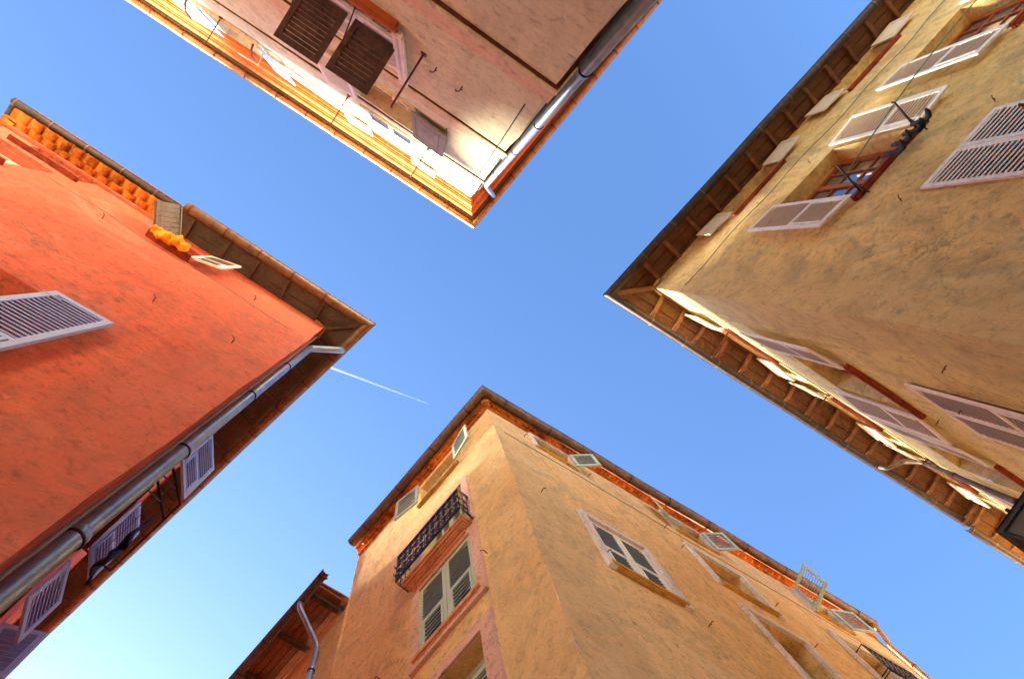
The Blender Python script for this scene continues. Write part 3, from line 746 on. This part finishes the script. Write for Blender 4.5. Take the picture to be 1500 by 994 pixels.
wood_eave(low, 11.92, .66, .14, M['lowwood'], M['eavedark'], .95, corner=False, sides='B', planks=6, rw=.09, rh=.08, s_from=.03, plank_gap=.02)
gutter(low, .62, 11.88, .07, 'zinc', single=LB_, s_from=-.28, s_to=7.45, name='gutter', bmat='zincdark')
mb = MB(); mb.strip([[LB_.P(s, 12.05, .68), LB_.P(s, 12.10, .68), LB_.P(s, 13.4, -5), LB_.P(s, 13.35, -5)] for s in (.03, 7.45)], closed=True); mb.build('roof', M['rooftile'], low.root)
pipe(low, [LB_.P(.42, 11.80, .69), LB_.P(.42, 11.66, .66), LB_.P(.55, 11.25, .10), LB_.P(.55, 11.0, .08), LB_.P(.55, G, .08)], .05, 'pipe', (10.6, 9.4), cmat='zincdark')

far = Bld('terraced_building', tuple(east.A.P(9.62, 0)[:2]), -2.6, -81.7, -1, 1, 6, 5, 13.6,
          'narrow neighbour of the yellow building with its own lower rafter eave', M['ochre'])
far.A.n = east.A.n.copy(); far.B.n = east.B.n.copy(); far.k = east.k.copy()
mb = MB(); FA = far.A; w = window(FA, 1.2, 2.4, 10.4, 12.2, frame='cream', sill='sillred')
facade(mb, FA, 6, G, 13.6, .01)
mb.quad(FA.P(6, G), FA.P(6, G, -6), FA.P(6, 13.6, -6), FA.P(6, 13.6)); mb.quad(FA.P(.01, G, -.3), FA.P(.01, G, -6), FA.P(.01, 13.6, -6), FA.P(.01, 13.6, -.3)); mb.build('wall', M['ochre'], far.root)
wood_eave(far, 13.62, .66, .08, M['eavewood'], M['rafter'], .6, corner=False, sides='A', planks=3, rw=.07, rh=.06, s_from=-.4, plank_gap=.03)
gutter(far, .62, 13.62, .08, 'zincdark', single=FA, s_from=-.35, s_to=5.95, name='gutter', bmat='zinc')
mb = MB(); mb.strip([[FA.P(s, 13.74, .64), FA.P(s, 13.79, .64), FA.P(s, 15.2, -5), FA.P(s, 15.15, -5)] for s in (.02, 5.95)], closed=True); mb.build('roof', M['rooftile'], far.root)

tip = Bld('distant_building', (15.15, 1.95), -2.3, 96.6, -1, 1, 6, 6, 13.0,
          'distant ochre building, only its dark gutter corner showing past the orange one', M['ochre'])
if tip.A.n.y > 0: tip.A.n = -tip.A.n
if tip.B.n.x > 0: tip.B.n = -tip.B.n
tip.k = south.k.copy()
walls(tip); gutter(tip, .3, 13.1, .09, 'zincdark', name='gutter')
mb = MB(); tip.sweep(mb, [(-.2, 13.01), (.36, 13.04), (.36, 13.08), (-.2, 13.12)]); mb.build('eave_boards', M['eavedark'], tip.root); roof(tip, 13.12, .4, .3, 3)

end = thing('unseen_sun_block', (-2.5, 17.5, 0), 'unseen plain block added beyond view to keep low sun out of the street', 'building')  # added out of view to stop low sun coming down the street
mb = MB(); e0 = Vector((-9, 17.5, 0)); ex = Vector((1, .1, 0)).normalized(); ey = Vector((-.1, 1, 0)).normalized()
mb.obox(e0, ex, ey, Vector((0, 0, 1)), 0, 18, 0, 8, 0, 18.3); mb.build('wall', M['orange'], end)  # body of the added sun block
mb = MB(); mb.obox(e0, ex, ey, Vector((0, 0, 1)), -.4, 18.4, -.4, 8.4, 18.31, 18.6); mb.build('roof', M['rooftile'], end)  # cap of the added sun block

# ================================================================== THINGS THAT HANG OR STAND ALONE
def solid(name, mb, mat, org, label, cat, group=None):
    o = mb.build(name, M[mat], None, org); return tag(o, label, cat, group)
RA, RB, EB, EA, TA, SA, SB = red.A, red.B, east.B, east.A, top.A, south.A, south.B
# orange cloth draped over the red building's sill
def draped(F, s0, s1, z, drop, seed, thick=.02, amp=.05, out=.16):
    mb = MB(); ns, nt = 26, 12; f = []; g = []
    for i in range(ns+1):
        u = i/ns; r1 = []; r2 = []
        for j in range(nt+1):
            v = j/nt; a = math.pi*v
            wv = noise.noise(Vector((u*7+seed, v*2, 1)))*amp + noise.noise(Vector((u*17+seed, v*5, 4)))*amp*.5
            rad = .07+.05*noise.noise(Vector((u*4+seed, 0, 0)))+wv
            s = s0+(s1-s0)*u+.02*noise.noise(Vector((u*9, v*4, seed)))
            zz = z-drop*abs(2*v-1)**1.5+.03*noise.noise(Vector((u*5, 2, seed)))
            d = out + (rad)*math.cos(a) 
            r1.append(F.P(s, zz, d)); 
        f.append(r1)
    return f
def cloth_obj(name, rows, mat, org, label, cat, th=.008, group=None):
    mb = MB(); mb.strip(rows, smooth=True)
    o = solid(name, mb, mat, org, label, cat, group)
    m = o.modifiers.new('thick', 'SOLIDIFY'); m.thickness = th
    return o
rows = []
for i in range(41):
    u = i/40; k = 20; ring = []
    for j in range(k):
        a = 2*math.pi*j/k; q = Vector((u*7, math.cos(a)*1.3, math.sin(a)*1.3))
        rr = (.055+.035*math.sin(math.pi*u))*(1+.8*noise.noise(q)+.35*noise.noise(q*2.7)) + .12*max(0, abs(u-.5)-.40)*(1+math.sin(3*a+u*9))
        ring.append(RA.P(2.52+.62*u, 12.26+rr*1.5*math.sin(a)-.07*math.sin(math.pi*u), .17+rr*math.cos(a)+.04*noise.noise(Vector((u*5, 3, 3)))))
    rows.append(ring)
mb = MB(); mb.strip(rows, closed=True, smooth=True)
solid('cloth', mb, 'cloth', RA.P(2.9, 12.2, .1), 'bright orange cloth bunched on the sill of the small window on the red wall', 'cloth')
mb = MB(); mb.tube([EB.P(.15+9.3*t, 12.42+.05*math.sin(9*t)-.05*math.sin(31*t), .02) for t in [i/60 for i in range(61)]], .009, 5); mb.build('cable', M['cord'], east.root)
mb = MB(); mb.tube([EA.P(.2+9*t, 12.75+.05*math.sin(8*t)-.06*math.sin(23*t), .02) for t in [i/60 for i in range(61)]], .009, 5); mb.build('cable', M['cable'], east.root)
mb = MB(); mb.tube([RA.P(.3+6*t, 11.9+.05*math.sin(9*t)-.07*math.sin(19*t), .02) for t in [i/50 for i in range(51)]], .006, 5); mb.build('cable', M['cord'], red.root)
mb = MB(); mb.tube([SA.P(.2+10*t, 12.25+.04*math.sin(11*t), .02) for t in [i/60 for i in range(61)]], .007, 5); mb.build('cable', M['cord'], south.root)
mb = MB(); mb.tube([TA.P(.15, 16.6-11*t, .02) if t < .5 else TA.P(.15, 11.1-9*(t-.5), .02) for t in [i/20 for i in range(21)]], .007, 5); mb.build('cable', M['cable'], top.root)
# socks and clothesline on the yellow building
def sock(F, s, z, d, L, i):
    mb = MB(); pts = [F.P(s, z, d), F.P(s+.01, z-L*.35, d+.005), F.P(s+.02, z-L*.7, d), F.P(s+.05, z-L*.86, d+.03), F.P(s+.06, z-L*.93, d+.09), F.P(s+.06, z-L*.95, d+.15)]
    mb.tube(pts, [.028, .034, .032, .042, .038, .018], 10)
    lb = ('black sock hanging nearest the corner on the yellow building line', 'second black sock from the corner hanging on the yellow building line',
          'third black sock from the corner hanging on the yellow building line', 'black sock hanging farthest from the corner on the yellow building line')[i]
    return solid('sock', mb, 'sock', F.P(s, z, d), lb, 'sock', 'black socks drying on the line')
for i in range(4): sock(EB, 2.72+i*.2, 9.22+.03*(i % 2), .16, .42-.05*(i % 2), i)
mb = MB(); mb.tube([EB.P(2.1+1.34*t, 9.28-.04*math.sin(math.pi*t), .17) for t in [i/8 for i in range(9)]], .004, 5)
solid('clothesline', mb, 'cord', EB.P(2.1, 9.3, .5), 'thin line strung between two iron brackets holding black socks', 'clothesline')
mb = MB(); mb.tube([EB.P(2.3+7*t, 9.9+.4*t, .10+.3*math.sin(math.pi*t)) for t in [i/14 for i in range(15)]], .009, 6)
solid('rope', mb, 'rope', EB.P(2.3, 9.9, .1), 'thin green rope running across the shutters of the yellow building', 'rope')
# laundry frame below the red building's eave
fr = thing('drying_rack', tuple(RB.P(2.3, 9.0, .1)), 'metal clothes drying frame projecting from the red building window by the pipe', 'drying rack')
mb = MB()
for s, e in ((1.72, 2.05), (1.98, 2.34)):
    mb.beam(RB.P(s, 9.0, 0), RB.P(e, 9.0, .46), .028, .028); mb.beam(RB.P(s, 8.6, .01), RB.P(s+.2, 8.98, .26), .016, .016)
mb.beam(RB.P(2.05, 9.0, .46), RB.P(3.3, 9.0, .46), .022, .022); mb.beam(RB.P(3.3, 9.0, 0), RB.P(3.3, 9.0, .46), .022, .022)
mb.build('frame', M['iron'], fr)
for k in range(4):
    mb = MB(); d = .12+.09*k; mb.tube([RB.P(1.8+d*.7, 9.02, d), RB.P(3.3, 9.02, d)], .005, 5); mb.build('line', M['cord'], fr)
rows = [[RB.P(2.4+.75*i/14, 9.03-.8*(j/9), .33+.035*math.sin(i*1.1)*(.4+j/9)+.02*math.sin(j*.8+i*.5)) for j in range(10)] for i in range(15)]
cloth_obj('towel', rows, 'denim', RB.P(2.8, 8.6, .33), 'dark navy towel hanging from the drying frame of the red building', 'towel')
# wall lantern at the right edge
lr = thing('wall_lantern', tuple(EA.P(.95, 5.2, 0)), 'dark square metal lantern sticking out from the yellow wall at right edge', 'lantern')
cx, cy = 6.12, -1.15
def sq(h, z): return [Vector((cx-h, cy-h, z+CAM)), Vector((cx+h, cy-h, z+CAM)), Vector((cx+h, cy+h, z+CAM)), Vector((cx-h, cy+h, z+CAM))]
mb = MB()
for (h0, h1, z0, z1) in ((.20, .20, 5.0, 5.05), (.27, .27, 5.52, 5.57)):
    o0, o1, i0, i1 = sq(h0, z0), sq(h1, z1), sq(h0-.05, z0), sq(h1-.05, z1)
    for k in range(4):
        j = (k+1) % 4; mb.hexa([o0[k], o0[j], i0[j], i0[k], o1[k], o1[j], i1[j], i1[k]])
for k in range(4): mb.beam(sq(.185, 5.05)[k], sq(.255, 5.52)[k], .03, .03)
mb.strip([sq(.29, 5.571), sq(.10, 5.75), sq(.05, 5.80)], closed=True)
mb.build('frame', M['dark'], lr)
mb = MB(); mb.strip([sq(.165, 5.04), sq(.235, 5.53)], closed=True); mb.build('glass', M['milk'], lr)
mb = MB(); q = EA.P(cx-4.31, 5.0, -.02); mb.tube([Vector((cx, cy, 5.02+CAM)), Vector((cx, cy-.1, 4.9+CAM)), Vector((cx, (cy+q.y)/2, 4.82+CAM)), q], .018, 8); mb.tube([Vector((cx, cy, 5.80+CAM)), Vector((cx, cy, 5.88+CAM))], .02, 8)
mb.build('arm', M['iron'], lr)
# cable run along the street
mb = MB(); mb.tube([RA.P(.3, 2, .02), RA.P(.3, 1.0, .03)], .01, 6)

# contrail high above
def dirv(x, y, z): return Vector((x, y, z)).normalized()
a = dirv(.1237, .1768, .9764)*4200; b_ = dirv(-.05, .2145, .976)*4200
pts = [a.lerp(b_, t) for t in [i/12 for i in range(13)]]
mb = MB(); mb.tube(pts, [2.2+6.5*(i/12)**.7 for i in range(13)], 8)
solid('contrail', mb, 'vapour', a, 'thin white contrail in the blue sky beside the red building corner', 'contrail')

# ground
mb = MB(); s = 400; n = 10
for i in range(n):
    for j in range(n):
        x0, x1, y0, y1 = (-s+2*s*i/n, -s+2*s*(i+1)/n, -s+2*s*j/n, -s+2*s*(j+1)/n); mb.quad((x0, y0, 0), (x1, y0, 0), (x1, y1, 0), (x0, y1, 0))
g = mb.build('ground', M['paving'], None, (0, 0, 0)); tag(g, 'stone paved street between the buildings', 'ground', kind='structure')
g.name = 'ground'

for o in list(bpy.data.objects):
    if '_org' in o: del o['_org']

# ------------------------------------------------------------------ light
SUN_AZ, SUN_EL = 98.5, 20
W_ = bpy.data.worlds.new('World'); SC.world = W_; W_.use_nodes = True
nt = W_.node_tree; bg = nt.nodes['Background']
sky = nt.nodes.new('ShaderNodeTexSky'); sky.sky_type = 'NISHITA'; sky.sun_disc = False
sky.sun_elevation = R(SUN_EL); sky.sun_rotation = R(90-SUN_AZ); sky.altitude = 0; sky.air_density = 1.0; sky.dust_density = 1.5; sky.ozone_density = 6
nt.links.new(sky.outputs[0], bg.inputs[0]); bg.inputs[1].default_value = .0445
ld = bpy.data.lights.new('sun', 'SUN'); ld.energy = 4.5; ld.angle = R(15); ld.color = (1, .92, .78)
lo = bpy.data.objects.new('sun', ld); COL.objects.link(lo)
dv = Vector((math.cos(R(SUN_AZ))*math.cos(R(SUN_EL)), math.sin(R(SUN_AZ))*math.cos(R(SUN_EL)), math.sin(R(SUN_EL))))
lo.rotation_euler = dv.to_track_quat('Z', 'Y').to_euler()

# ------------------------------------------------------------------ camera: straight up, tipped ten degrees
cd = bpy.data.cameras.new('camera'); co = bpy.data.objects.new('camera', cd); COL.objects.link(co)
cd.sensor_fit = 'HORIZONTAL'; cd.sensor_width = 36; cd.lens = 36*1000/1500; cd.clip_start = .05; cd.clip_end = 20000
from mathutils import Matrix
co.matrix_world = Matrix(((.81732915, -.55022812, -.17094466, 0), (-.56286903, -.82589194, -.03287786, 0), (-.12309149, .12309149, -.98473193, CAM), (0, 0, 0, 1)))
SC.camera = co
SC.view_settings.view_transform = 'Standard'; SC.view_settings.look = 'None'; SC.view_settings.gamma = 1; SC.view_settings.use_curve_mapping = False
SC.view_settings.exposure = 3.62
SC.cycles.max_bounces = 10; SC.cycles.diffuse_bounces = 8; SC.cycles.use_denoising = True
